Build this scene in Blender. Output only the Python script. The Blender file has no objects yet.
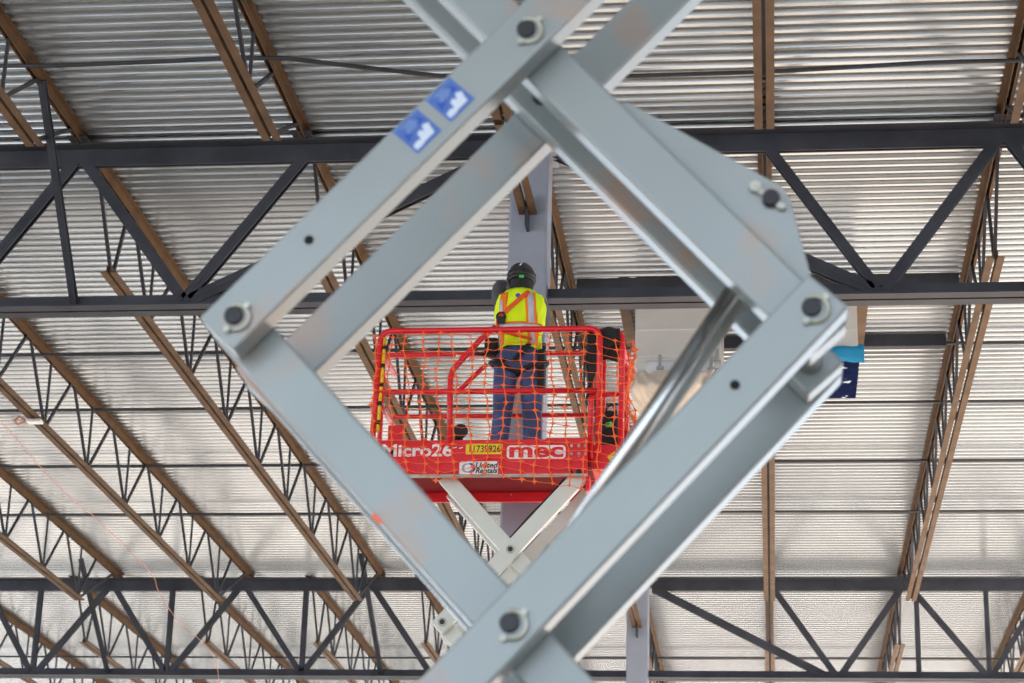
import bpy, bmesh, math, random
from mathutils import Vector, Matrix
random.seed(7)
scene = bpy.context.scene
COL = scene.collection
V = Vector

# ------------------------------------------------------------------ camera, world, sun, exposure
F = 2200.0                                     # focal length in pixels of a 1024 px wide frame
def _basis():
    yw = V((263.0, 808.5, F)).normalized()     # the joists' direction in camera axes (x right, y down, z forward)
    a = -0.013; b = -(263.0 + 808.5*a)/F
    xw = V((1.0, a, b)).normalized()
    zw = xw.cross(yw)
    if zw.y > 0: zw = -zw
    return xw, yw, zw
XW, YW, ZW = _basis()
CAM = V((0.0, 0.0, 1.6))
right = V((XW.x, YW.x, ZW.x)); down = V((XW.y, YW.y, ZW.y)); fwd = V((XW.z, YW.z, ZW.z))
cam_data = bpy.data.cameras.new('camera')
cam = bpy.data.objects.new('camera', cam_data); COL.objects.link(cam)
up = -down; back = -fwd
cam.matrix_world = Matrix(((right.x, up.x, back.x, CAM.x), (right.y, up.y, back.y, CAM.y),
                           (right.z, up.z, back.z, CAM.z), (0, 0, 0, 1)))
cam_data.sensor_width = 36.0
cam_data.lens = F*36.0/1024.0
cam_data.clip_end = 300.0
cam_data.dof.use_dof = True
cam_data.dof.focus_distance = 15.3
cam_data.dof.aperture_fstop = 3.9
scene.camera = cam

world = bpy.data.worlds.new('world'); scene.world = world
world.use_nodes = True
bg = world.node_tree.nodes['Background']
bg.inputs[0].default_value = (0.74, 0.87, 1.0, 1)
bg.inputs[1].default_value = 2.5

sun_data = bpy.data.lights.new('sun', 'SUN')
sun_data.energy = 21.5; sun_data.angle = math.radians(0.6); sun_data.color = (1.0, 0.94, 0.88)
sun = bpy.data.objects.new('sun', sun_data); COL.objects.link(sun)
el, az = math.radians(30), math.radians(-6)     # sun stands beyond the open right side
sdir = V((math.cos(el)*math.cos(az), math.cos(el)*math.sin(az), math.sin(el)))
sun.rotation_euler = sdir.to_track_quat('Z', 'Y').to_euler()
sun.location = (30, 0, 30)

scene.view_settings.view_transform = 'Standard'
scene.view_settings.look = 'None'
scene.view_settings.gamma = 1.0
scene.view_settings.use_curve_mapping = False
scene.view_settings.exposure = 0.38
scene.cycles.use_denoising = True
scene.cycles.max_bounces = 10
scene.cycles.diffuse_bounces = 6

# ------------------------------------------------------------------ helpers
def ray(px, py):
    d = V((px-512.0, py-341.5, F))
    return V((XW.dot(d), YW.dot(d), ZW.dot(d)))
def at(px, py, y):                              # where the sight line of a photo point meets the upright plane Y = y
    w = ray(px, py); return CAM + w*(y/w.y)
def atz(px, py, z):
    w = ray(px, py); return CAM + w*((z-CAM.z)/w.z)

class MB:
    def __init__(self): self.bm = bmesh.new()
    def hexa(self, c):                          # 8 corners: bottom loop then top loop
        vs = [self.bm.verts.new(p) for p in c]
        for q in ((0,3,2,1),(4,5,6,7),(0,1,5,4),(1,2,6,5),(2,3,7,6),(3,0,4,7)):
            self.bm.faces.new([vs[i] for i in q])
        return self
    def box(self, x0, x1, y0, y1, z0, z1):
        return self.hexa([(x0,y0,z0),(x1,y0,z0),(x1,y1,z0),(x0,y1,z0),(x0,y0,z1),(x1,y0,z1),(x1,y1,z1),(x0,y1,z1)])
    def bar(self, p, q, w, h, side=None):       # rectangular bar p -> q; w along `side`, h along the other
        p, q = V(p), V(q); d = (q-p).normalized()
        s = V(side) if side is not None else V((0,1,0))
        if abs(d.dot(s.normalized())) > 0.98: s = V((1,0,0))
        s = (s - d*s.dot(d)).normalized(); t = d.cross(s)
        a, b = s*(w/2), t*(h/2)
        return self.hexa([p-a-b, p+a-b, p+a+b, p-a+b, q-a-b, q+a-b, q+a+b, q-a+b])
    def tube(self, pts, r, n=10, cap=True, closed=False):
        pts = [V(p) for p in pts]; m = len(pts); rings = []
        rr = r if isinstance(r, (list, tuple)) else [r]*m
        ref = None
        for i in range(m):
            if closed: d = pts[(i+1) % m]-pts[i-1]
            else: d = pts[min(i+1, m-1)]-pts[max(i-1, 0)]
            d.normalize()
            if ref is None:
                ref = V((0,0,1)) if abs(d.z) < .9 else V((1,0,0))
            s = (ref - d*ref.dot(d))
            s.normalize(); ref = s; t = d.cross(s)
            rings.append([self.bm.verts.new(pts[i]+(s*math.cos(2*math.pi*k/n)+t*math.sin(2*math.pi*k/n))*rr[i]) for k in range(n)])
        for i in range(m if closed else m-1):
            A, B = rings[i], rings[(i+1) % m]
            for k in range(n):
                self.bm.faces.new((A[k], A[(k+1) % n], B[(k+1) % n], B[k])).smooth = True
        if cap and not closed:
            self.bm.faces.new(rings[0][::-1]); self.bm.faces.new(rings[-1])
        return self
    def cyl(self, p, q, r, n=20):
        return self.tube([p, q], r, n)
    def prism(self, poly, off):                 # polygon (list of points) pushed by vector off
        off = V(off)
        a = [self.bm.verts.new(V(p)) for p in poly]; b = [self.bm.verts.new(V(p)+off) for p in poly]
        n = len(poly)
        self.bm.faces.new(a); self.bm.faces.new(b[::-1])
        for i in range(n): self.bm.faces.new((a[i], b[i], b[(i+1) % n], a[(i+1) % n]))
        return self
    def grid(self, fn, nu, nv, closed_u=False, smooth=True):
        vs = [[self.bm.verts.new(fn(i/nu, j/nv)) for i in range(nu if closed_u else nu+1)] for j in range(nv+1)]
        for j in range(nv):
            for i in range(nu):
                k = (i+1) % nu if closed_u else i+1
                self.bm.faces.new((vs[j][i], vs[j][k], vs[j+1][k], vs[j+1][i])).smooth = smooth
        return vs
    def capfan(self, ring, flip=False):
        self.bm.faces.new(ring[::-1] if flip else ring)
    def build(self, name, m, parent=None, bevel=0.0, solid=0.0, normals=True):
        if normals: bmesh.ops.recalc_face_normals(self.bm, faces=self.bm.faces[:])
        me = bpy.data.meshes.new(name); 
        if parent is not None:
            o = wloc(parent)
            for v in self.bm.verts: v.co -= o
        self.bm.to_mesh(me); self.bm.free()
        me.materials.append(m)
        ob = bpy.data.objects.new(name, me); COL.objects.link(ob)
        if parent is not None: ob.parent = parent
        if solid:
            md = ob.modifiers.new('solid', 'SOLIDIFY'); md.thickness = solid; md.offset = 0
        if bevel:
            md = ob.modifiers.new('bevel', 'BEVEL'); md.width = bevel; md.segments = 2; md.limit_method = 'ANGLE'
        return ob

def wloc(o):
    p = V(o.location)
    while o.parent is not None:
        o = o.parent; p = p + V(o.location)
    return p
def tag(o, label, cat, group=None, kind=None):
    o['label'] = label; o['category'] = cat
    if group: o['group'] = group
    if kind: o['kind'] = kind
    return o
def thing(name, label, cat, loc, group=None, kind='thing'):
    o = bpy.data.objects.new(name, None); COL.objects.link(o)
    o.location = loc; o.empty_display_size = .1
    return tag(o, label, cat, group, kind)
def struct(o):
    o['kind'] = 'structure'; return o
def copy_tree(o, loc, label):
    r = o.copy(); COL.objects.link(r); r.location = loc; r['label'] = label
    for ch in o.children:
        c = ch.copy(); COL.objects.link(c); c.parent = r
        for g in ch.children:
            d = g.copy(); COL.objects.link(d); d.parent = c
    return r

def mat(name, col, rough=.5, metal=0.0, var=0.0, scale=6.0, col2=None, spots=None, bump=0.0, trans=0.0, spec=None):
    m = bpy.data.materials.new(name); m.use_nodes = True
    nt = m.node_tree; b = nt.nodes['Principled BSDF']
    b.inputs['Base Color'].default_value = (*col, 1); b.inputs['Roughness'].default_value = rough
    b.inputs['Metallic'].default_value = metal
    if trans: b.inputs['Transmission Weight'].default_value = trans
    if spec is not None: b.inputs['Specular IOR Level'].default_value = spec
    tc = nt.nodes.new('ShaderNodeTexCoord')
    last = None
    if var or col2:
        nz = nt.nodes.new('ShaderNodeTexNoise'); nz.inputs['Scale'].default_value = scale; nz.inputs['Detail'].default_value = 6
        nt.links.new(tc.outputs['Object'], nz.inputs['Vector'])
        rp = nt.nodes.new('ShaderNodeValToRGB'); rp.color_ramp.elements[0].position = .32; rp.color_ramp.elements[1].position = .68
        c2 = col2 if col2 else tuple(min(1, c*(1+var)) for c in col)
        c1 = col if col2 else tuple(c*(1-var) for c in col)
        rp.color_ramp.elements[0].color = (*c1, 1); rp.color_ramp.elements[1].color = (*c2, 1)
        nt.links.new(nz.outputs['Fac'], rp.inputs['Fac']); last = rp.outputs['Color']
        nt.links.new(last, b.inputs['Base Color'])
        if bump:
            bp = nt.nodes.new('ShaderNodeBump'); bp.inputs['Strength'].default_value = bump; bp.inputs['Distance'].default_value = .02
            nt.links.new(nz.outputs['Fac'], bp.inputs['Height']); nt.links.new(bp.outputs['Normal'], b.inputs['Normal'])
    for sp in (spots or []):                    # worn patches and painted film glints: (colour, noise scale, threshold, softness)
        nz = nt.nodes.new('ShaderNodeTexNoise'); nz.inputs['Scale'].default_value = sp[1]; nz.inputs['Detail'].default_value = 3
        nt.links.new(tc.outputs['Object'], nz.inputs['Vector'])
        rp = nt.nodes.new('ShaderNodeValToRGB'); rp.color_ramp.elements[0].position = sp[2]; rp.color_ramp.elements[1].position = sp[2]+sp[3]
        nt.links.new(nz.outputs['Fac'], rp.inputs['Fac'])
        mx = nt.nodes.new('ShaderNodeMix'); mx.data_type = 'RGBA'
        nt.links.new(rp.outputs['Color'], mx.inputs['Factor'])
        if last is not None: nt.links.new(last, mx.inputs[6])
        else: mx.inputs[6].default_value = (*col, 1)
        mx.inputs[7].default_value = (*sp[0], 1); last = mx.outputs[2]
        nt.links.new(last, b.inputs['Base Color'])
    return m

M = {}
M['deck'] = mat('galvanised_deck', (.46,.485,.51), .20, .72, .05, 1.3)
M['floor'] = mat('packed_ground', (.42,.355,.295), .95, 0, .18, .5)
M['girder'] = mat('girder_primer', (.046,.050,.064), .6, 0, .25, 3.0, spec=.25)
M['joist'] = mat('joist_primer', (.120,.070,.037), .65, 0, .25, 4.0, spec=.2)
M['web'] = mat('web_primer', (.032,.033,.042), .5, 0, .2, 4.0)
M['column'] = mat('column_primer', (.28,.31,.385), .6, 0, .06, 3.0)
M['lift_grey'] = mat('lift_grey_paint', (.245,.278,.285), .26, 0, .05, 2.5,
                     spots=[((.40,.23,.15), 2.6, .57, .20)], spec=.7)
M['lift_white'] = mat('lift_offwhite_paint', (.66,.66,.60), .42, 0, .05, 3.0)
M['pin'] = mat('dark_pin_steel', (.035,.035,.04), .5, .6)
M['zinc'] = mat('zinc_hardware', (.40,.40,.35), .45, .5, .2, 20)
M['chrome'] = mat('chrome_rod', (.50,.51,.52), .24, 1.0)
M['tube_grey'] = mat('cylinder_grey', (.40,.42,.40), .35, .3)
M['black'] = mat('black_rubber', (.012,.012,.014), .6)
M['hole'] = mat('hole_shadow', (.004,.004,.004), .9)
M['red'] = mat('lift_red_paint', (.74,.008,.018), .38, 0, .08, 5.0, spots=[((.75,.70,.66), 17, .715, .02)])
M['red_plain'] = mat('panel_red_paint', (.76,.009,.020), .4, 0, .05, 5.0, spots=[((.75,.6,.55), 26, .76, .02)])
M['white_decal'] = mat('white_decal', (.86,.85,.83), .5)
M['yellow_decal'] = mat('yellow_decal', (.90,.68,.02), .5)
M['black_ink'] = mat('black_ink', (.015,.015,.015), .6)
M['blue_ink'] = mat('blue_ink', (.03,.08,.35), .6)
M['grey_ink'] = mat('grey_ink', (.35,.36,.38), .6)
M['blue_decal'] = mat('blue_decal', (.055,.13,.40), .5)
M['pale_print'] = mat('pale_print', (.55,.62,.74), .5)
M['pale_blue'] = mat('pale_blue_print', (.17,.28,.56), .5)
M['deep_blue'] = mat('deep_blue_print', (.015,.07,.40), .5)
M['orange_net'] = mat('orange_net_plastic', (1.0,.15,.015), .5)
M['orange_mark'] = mat('orange_mark', (.85,.14,.06), .6)
M['sheet'] = mat('duct_sheet_metal', (.74,.72,.69), .38, .35, .05, 3.0)
M['seam'] = mat('duct_seam_metal', (.80,.80,.80), .3, .4)
M['film'] = mat('cream_plastic_film', (.78,.68,.58), .22, 0, .08, 9, trans=.15)
M['clear_film'] = mat('white_plastic_film', (.80,.82,.86), .2, 0, .05, 9, trans=.15)
M['dark_glint_film'] = mat('film_painted_dark_glints', (.010,.016,.055), .3, 0, .3, 8, spots=[((.55,.60,.70), 7, .66, .03)], spec=0.0)  # navy stands for the dark duct inside; pale spots are painted glints
M['blue_tape'] = mat('blue_tape', (.02,.36,.68), .5)
M['vest'] = mat('lime_vest_fabric', (.72,.95,.0), .8, 0, .06, 14)
M['vest_orange'] = mat('orange_vest_trim', (.95,.22,.01), .75)
M['silver'] = mat('reflective_tape', (.52,.52,.56), .45, .2)
M['harness'] = mat('red_orange_webbing', (.82,.10,.02), .7)
M['jeans'] = mat('blue_jeans_denim', (.06,.095,.21), .9, 0, .35, 10)
M['shirt'] = mat('dark_grey_sweatshirt', (.085,.085,.095), .9, 0, .15, 12)
M['skin'] = mat('skin', (.45,.27,.19), .55)
M['helmet'] = mat('black_helmet_shell', (.03,.03,.035), .3)
M['cloth_black'] = mat('black_cloth', (.018,.018,.020), .85, 0, .3, 12)
M['green'] = mat('green_sticker', (.05,.5,.08), .6)
M['boot'] = mat('tan_work_boot', (.16,.10,.06), .8)
M['cord'] = mat('orange_cord', (.62,.27,.17), .7)
M['tyre'] = mat('grey_tyre', (.10,.10,.10), .9)

# ------------------------------------------------------------------ setting: ground and roof deck
f = MB(); f.box(-60, 60, -40, 90, -.2, 0); struct(f.build('floor', M['floor']))
f = MB(); f.box(12.0, 12.25, -13.2, 12.5, 0, 9.2); struct(f.build('wall_right_sun_blocker', mat('sun_blocker_grey', (.45,.44,.42), .9, 0, .06, 2)))  # unseen wall, added to block the sun from the near ground
ZD = 8.945                                      # underside of the deck's ribs
def deck():
    bm = MB(); pitch = .127; dep = .025
    prof = [(0, 0), (.036, 0), (.0445, dep), (.120, dep)]
    pts = []; y = -5.0
    while y < 44.5:
        for (a, h) in prof: pts.append((y+a, ZD+h))
        y += pitch
    x0, x1 = -17.0, 12.0
    A = [bm.bm.verts.new((x0, p[0], p[1])) for p in pts]; B = [bm.bm.verts.new((x1, p[0], p[1])) for p in pts]
    for i in range(len(pts)-1): bm.bm.faces.new((A[i], A[i+1], B[i+1], B[i]))
    o = bm.build('ceiling', M['deck'], normals=False)
    md = o.modifiers.new('solid', 'SOLIDIFY'); md.thickness = .004; md.offset = -1
    return struct(o)
deck()

# ------------------------------------------------------------------ roof framing
XC = -1.755; DX = 1.775; Y1 = 15.3; Y2 = 29.35
def xk(k): return XC + DX*k
def angle_pair(mb, p, q, leg_h, leg_v, gap, up=True, t=.008):
    """two back-to-back angles along X or Y; up=True: flat legs below, upright legs above"""
    p, q = V(p), V(q); d = (q-p).normalized(); s = V((0,0,1)).cross(d).normalized()
    for sg in (-1, 1):
        i = s*sg*gap/2; o = s*sg*(gap/2+leg_h); it = s*sg*(gap/2+t)
        z = V((0,0,1))
        a, b = (0, t) if up else (-t, 0)
        mb.hexa([p+i+z*a, p+o+z*a, q+o+z*a, q+i+z*a, p+i+z*b, p+o+z*b, q+o+z*b, q+i+z*b])
        a, b = (t, leg_v) if up else (-leg_v, -t)
        mb.hexa([p+i+z*a, p+it+z*a, q+it+z*a, q+i+z*a, p+i+z*b, p+it+z*b, q+it+z*b, q+i+z*b])
ZT, ZB = 8.868, 7.50                           # girder: top of the top chord, underside of the bottom chord
def girder(label, y, x0, x1, tops, bots, members):
    g = thing('girder_truss', label, 'roof truss', (x0, y, ZB))
    m = MB(); angle_pair(m, (x0,y,ZT), (x1,y,ZT), .115, .155, .03, up=False, t=.012); m.build('top_chord', M['girder'], g)
    m = MB(); angle_pair(m, (x0,y,ZB), (x1,y,ZB), .11, .115, .03, up=True, t=.012); m.build('bottom_chord', M['girder'], g)
    for (xa, xb, w, nm) in members:
        a = V((xa, y, ZT-.10)); b = V((xb, y, ZB+.07))
        m = MB()
        m.bar(a, b, .075, .012, (0,1,0)).bar(a+V((0,-.03,0)), b+V((0,-.03,0)), .010, w, (0,1,0)).bar(a+V((0,.03,0)), b+V((0,.03,0)), .010, w, (0,1,0))
        m.build(nm, M['girder'], g)
    return g
D, W_ = 'diagonal', 'vertical'
girder('near dark steel girder truss running left from the near column', Y1, -10.9, XC-.15, 0, 0,
       [(-1.93,-4.35,.10,D), (-3.52,-4.40,.085,D), (-5.30,-4.40,.085,D), (-5.36,-6.20,.085,D), (-7.12,-6.25,.085,D), (-7.2,-8.0,.085,D), (-9.0,-8.05,.085,D)])
girder('near dark steel girder truss running right from the near column', Y1, XC+.15, 6.2, 0, 0,
       [(-1.62,.80,.10,D), (.03,.84,.075,D), (1.76,.88,.085,D), (1.84,2.62,.08,D), (3.64,2.70,.08,D), (3.68,4.5,.08,D)])
girder('back dark steel girder truss running left from the far column', Y2, -14.4, XC-.15, 0, 0,
       [(-1.93,-4.45,.10,D), (-5.42,-4.58,.085,D), (-5.48,-6.34,.075,D), (-7.22,-6.38,.075,D), (-7.30,-8.2,.075,D), (-9.1,-8.28,.075,D), (-9.18,-10.1,.075,D), (-10.95,-10.2,.075,D), (-11.0,-11.9,.075,D),
        (-6.36,-6.36,.07,W_), (-8.26,-8.26,.07,W_), (-10.16,-10.16,.07,W_)])
girder('back dark steel girder truss running right from the far column', Y2, XC+.15, 6.9, 0, 0,
       [(-1.60,.72,.10,D), (.06,.88,.08,D), (1.80,.96,.085,D), (1.9,2.86,.075,D), (3.68,2.94,.075,D), (3.72,4.8,.075,D), (1.98,1.98,.065,W_), (2.90,2.90,.06,W_)])

def column(label, y):
    c = thing('steel_column', label, 'column', (XC, y, 0))
    m = MB(); m.box(XC-.147, XC+.147, y-.147, y+.147, .02, 8.70); m.build('shaft', M['column'], c, bevel=.02)
    m = MB(); m.box(XC-.22, XC+.22, y-.22, y+.22, 0, .025); m.build('base_plate', M['column'], c)
    m = MB(); m.box(XC-.19, XC+.19, y-.17, y+.17, 8.70, 8.722); m.build('cap_plate', M['column'], c)
    m = MB(); m.box(XC-.010, XC+.010, y-.30, y-.147, 8.03, 8.30); m.build('stabilizer_plate', M['web'], c)
column('pale grey steel column in front of the worker at the near girder', Y1)
column('pale grey far steel column under the back girder, right of the crossing lift arms', Y2)

# one joist, built along Y from its seat; copied for all bays
LJ = 14.05; ZJ = 8.942; ZJB = 8.165
def joist_proto(x, y0, label, group, bot=(0.85, LJ-1.72), ZJB=ZJB):
    j = thing('bar_joist', label, 'roof joist', (x, y0, ZJB), group)
    m = MB(); angle_pair(m, (x,y0+.03,ZJ), (x,y0+LJ-.03,ZJ), 0.042, .085, .026, up=False, t=.007); m.build('top_chord', M['joist'], j)
    m = MB(); angle_pair(m, (x,y0+bot[0],ZJB), (x,y0+bot[1],ZJB), .056, .056, .026, up=True, t=.007); m.build('bottom_chord', M['joist'], j)
    zt, zb = ZJ-.035, ZJB+.03
    pts = [2.07+1.445*i for i in range(8)]
    def rod(a, b, nm='web_rod', r=.013):
        MB().bar((x,y0+a,zt), (x,y0+b,zb), r*2, r*2, (1,0,0)).build(nm, M['web'], j)
    for p in pts:
        rod(p-.70, p-.02); rod(p+.70, p+.02); rod(p, p, 'web_strut', .011)
    rod(.30, bot[0]+.06); rod(1.25, bot[0]+.12); rod(LJ-.30, bot[1]-.05)
    for e in (.06, LJ-.20):
        MB().box(x-.075, x+.075, y0+e-.04, y0+e+.17, ZT, ZJ-.06).build('seat', M['web'], j)
    return j
def side(k):
    n = {0:'above', 1:'first', 2:'second', 3:'third', 4:'fourth', 5:'fifth', 6:'sixth'}[abs(k)]
    return n
def where(k, which):
    if k == 0: return 'directly over the %s column' % which
    return '%s to the %s of the %s column' % (side(k), 'right' if k > 0 else 'left', which)
G = {1: 'open web joists of the nearest bay', 2: 'open web joists of the middle bay', 3: 'open web joists of the farthest bay'}
X2 = {-4:-9.02, -3:-7.15, -2:-5.30}
j2 = joist_proto(X2[-4], Y1, 'open-web joist between the two girders, fourth to the left of the near column', G[2])
for k in range(-3, 3):
    copy_tree(j2, (X2.get(k, xk(k)), Y1, ZJB), 'open-web joist between the two girders, ' + where(k, 'near'))
X3 = {-6:-11.5, -5:-9.75, -4:-7.95, -3:-6.35, -2:-4.8, -1:-3.25}
for k in range(-6, 4):
    o = copy_tree(j2, (X3.get(k, xk(k)), Y2, ZJB), 'open-web joist beyond the back girder, ' + where(k, 'far')); o['group'] = G[3]
j1 = joist_proto(xk(-2), Y1-LJ, 'open-web joist ahead of the near girder, second to the left of the near column', G[1], (1.0, LJ-1.10), 8.38)
for k in range(-1, 3):
    lab = 'open-web joist ahead of the near girder, ' + where(k, 'near')
    o = copy_tree(j2, (xk(k), Y1-LJ, ZJB), lab) if k == 0 else copy_tree(j1, (xk(k), Y1-LJ, 8.38), lab)
    o['group'] = G[1]
    if k == 0:
        m = MB(); angle_pair(m, (xk(0),Y1-1.80,ZJB), (xk(0),Y1-.165,ZJB), .056, .056, .026, up=True, t=.007); m.build('chord_extension', M['joist'], o)
# the far column's joist reaches its column too
for o in list(bpy.data.objects):
    if o.name.startswith('bar_joist') and abs(o.location.x-xk(0)) < .01 and abs(o.location.y-Y1) < .01:
        m = MB(); angle_pair(m, (xk(0),Y2-1.80,ZJB), (xk(0),Y2-.165,ZJB), .056, .056, .026, up=True, t=.007); m.build('chord_extension', M['joist'], o)

ZBR = ZJ-.085
def bridging(label, pts, r=.018):
    m = MB(); m.tube(pts, r, 6); tag(m.build('bridging_bar', M['web']), label, 'bridging bar', 'bridging bars under the joists', 'thing')
bridging('thin dark bridging bar nearest the camera, crossing above the near girder',
         [atz(px, py, ZBR) for px, py in ((-60,66),(60,65.5),(150,62),(225,58),(285,58),(360,67),(440,76),(600,77),(765,72),(930,62.5),(1005,60.5),(1060,59))])
nm = ['first bridging bar behind the near girder, closest to it', 'second bridging bar behind the near girder', 'third bridging bar behind the near girder', 'fourth bridging bar behind the near girder, just before the back girder']
for i, yb in enumerate((20.0, 21.75, 23.82, 25.9)):
    bridging('thin dark ' + nm[i], [(-10.6,yb,ZBR), (-5.4,yb+.01,ZBR), (0,yb-.01,ZBR), (4.0,yb+.02,ZBR)])
bridging('thin dark bridging bar beyond the back girder, lowest in view', [(-14.0,34.5,ZBR), (-5.4,34.45,ZBR), (0,34.4,ZBR), (5.0,34.4,ZBR)])

def kicker(label, a, b):
    m = MB(); m.bar(a, b, .010, .07, (0,1,.6)); m.bar(V(a)+V((.02,0,0)), V(b)+V((.02,0,0)), .07, .010, (0,1,.6))
    tag(m.build('kicker_brace', M['girder']), label, 'brace', 'slanting braces from girder bottom chords', 'thing')
kicker('slanting brace from near girder up to a joist, at the left edge', (xk(-2)+.05,Y1-.03,ZB+.05), (xk(-2)+.03,14.10,ZJ-.07))
kicker('slanting brace on the near girder at the right edge of view', (1.92,Y1-.03,ZB+.05), (2.25,14.30,ZBR))
kicker('slanting brace on the back girder, nearer the lift arms', (xk(-2)+.06,Y2-.03,ZB+.05), (xk(-2)-.04,27.9,ZJ-.07))
kicker('slanting brace on the back girder, at the far lower left', (-9.08,Y2-.03,ZB+.05), (-9.22,28.1,ZJ-.09))

def opening_frame(label, x0, x1, xa):
    fr = thing('roof_opening_frame', label, 'roof frame', (x0, 18.4, ZJ-.1))
    for y in (18.4, 19.95):
        m = MB(); m.box(x0, x1, y-.006, y+.006, ZJ-.125, ZJ-.004).box(x0, x1, y, y+.09, ZJ-.125, ZJ-.115); m.build('header', M['girder'], fr)
    m = MB(); m.box(xa-.006, xa+.006, 18.41, 19.94, ZJ-.10, ZJ-.004).box(xa-.05, xa+.05, 18.41, 19.94, ZJ-.108, ZJ-.10); m.build('side_angle', M['joist'], fr)
opening_frame('dark steel roof opening frame above the plastic-bagged duct', xk(0)+.08, xk(1)-.08, -1.27)
opening_frame('dark steel roof opening frame above the blue-taped duct', xk(1)+.08, xk(2)-.08, .89)

# ------------------------------------------------------------------ wrapped ducts
def rnd(a): return random.uniform(-a, a)
def duct_bagged():
    y = 18.48; d = thing('duct', 'sheet-metal duct with its end bagged in cream plastic, behind the cylinder rod', 'duct', (-.765, y+.6, 7.6))
    x0, x1, zb = -1.150, -.383, 8.10
    MB().box(x0, x1, y, y+1.2, zb, 8.943).build('casing', M['sheet'], d, bevel=.006)
    for z in (8.47, 8.212): MB().box(x0+.015, x1-.01, y-.012, y+.004, z-.007, z+.007).build('seam', M['seam'], d)
    for px, py in ((660,362), (711,363), (717,356)):
        p = at(px, py, y); MB().box(p.x-.014, p.x+.014, y-.03, y+.002, p.z-.05, p.z+.06).box(p.x-.03, p.x+.035, y-.035, y-.002, p.z-.075, p.z-.05).build('clip', M['grey_ink'], d)
    ph = [rnd(3) for _ in range(8)]
    def ring(a, w, e=.22):
        c, s_ = math.cos(a), math.sin(a)
        return (x0+x1)/2+(x1-x0)/2*w*math.copysign(abs(c)**e, c), y+.6+.6*w*math.copysign(abs(s_)**e, s_)
    def skirt(u, v):
        a = u*2*math.pi; w = 1.02+.025*math.sin(7*a+ph[0])*v+.02*math.sin(13*a+ph[1]+4*v)
        x, yy = ring(a, w); return V((x, yy, 8.17-.14*v))
    m = MB(); m.grid(skirt, 64, 6, True); m.build('plastic_skirt', M['clear_film'], d, solid=.003)
    def bag(u, v):
        a = u*2*math.pi
        w = (1.04+.06*math.sin(v*2.6))*(1-.95*max(0, v-.45)**1.4*2.3)
        w *= 1+.035*math.sin(9*a+ph[2]+6*v)+.025*math.sin(17*a+ph[3]-9*v)
        x, yy = ring(a, w, .22+.5*v)
        return V((x-.06*v, yy-.15*v, 8.07-.46*v**1.4+.02*math.sin(5*a+ph[4])*v+.012*math.sin(23*a+9*v)))
    m = MB(); g = m.grid(bag, 96, 22, True); m.capfan(g[-1]); m.build('plastic_bag', M['film'], d)
duct_bagged()
def duct_taped():
    y = 18.48; d = thing('duct', 'sheet-metal duct with blue tape over dark film, right of the lift arms', 'duct', (.52, y+.5, 8.1))
    x0, x1, zb = .20, .820, 8.15
    MB().box(x0, x1, y, y+1.0, zb, 8.943).build('casing', M['sheet'], d, bevel=.006)
    MB().box(x0+.005, x1-.005, y-.012, y+.004, 8.435, 8.447).build('seam', M['seam'], d)
    def film(u, v):
        e = math.sin(u*math.pi)*math.sin(v*math.pi)
        return V((x0-.01+(x1-x0+.02)*u, y-.005+1.01*v, 8.145-.05*e-.012*math.sin(13*u+9*v)*e-.010*math.sin(21*v-8*u)*e))
    m = MB(); m.grid(film, 40, 40); m.build('plastic_film', M['dark_glint_film'], d, solid=.004)
    def tape(u, v):
        k = max(0, u-.9)
        return V((x0-.01+(x1-x0+.06)*u, y-.014-.008*math.sin(9*u+2*v)-.4*k, 8.285-.145*v-.3*k*v+.006*math.sin(20*u)))
    m = MB(); m.grid(tape, 24, 3); m.build('blue_tape', M['blue_tape'], d, solid=.003)
duct_taped()

# orange cord hanging under the left joists
def cord():
    px = [(-30,400,18.3),(0,421,18.6),(37,463,19.6),(70,497,20.7),(98,520,21.6),(150,572,23.6),(158,590,24.2),(176,618,25.2),(205,645,26.4),(216,662,27.2),(221,700,28.4)]
    pts = [at(*p) for p in px]; fine = []
    for i in range(len(pts)-1):
        p0 = pts[max(i-1, 0)]; p1, p2 = pts[i], pts[i+1]; p3 = pts[min(i+2, len(pts)-1)]
        for k in range(5):
            t = k/5
            fine.append(.5*((2*p1)+(p2-p0)*t+(2*p0-5*p1+4*p2-p3)*t*t+(3*p1-p0-3*p2+p3)*t**3))
    o = MB().tube(fine, .0035, 5).build('hanging_cord', M['cord'])
    tag(o, 'thin faded orange cord strung below the joists at the lower left', 'cord', kind='thing')
cord()
def clamp():
    p = V((X2[-3], 19.95, ZJB-.02))
    t = thing('clamp', 'small pale clamp on the joist bottom chord at the left, beside the cord', 'clamp', p)
    MB().box(p.x-.075, p.x+.075, p.y-.05, p.y+.05, p.z-.02, p.z+.012).build('jaw', M['seam'], t, bevel=.006)
    MB().tube([p+V((-.08,-.02,-.01)), p+V((-.15,-.05,-.05)), p+V((-.20,-.02,.0)), p+V((-.17,.03,.06)), p+V((-.09,.02,.01))], .012, 6).build('strap', M['cord'], t)
clamp()

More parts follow.
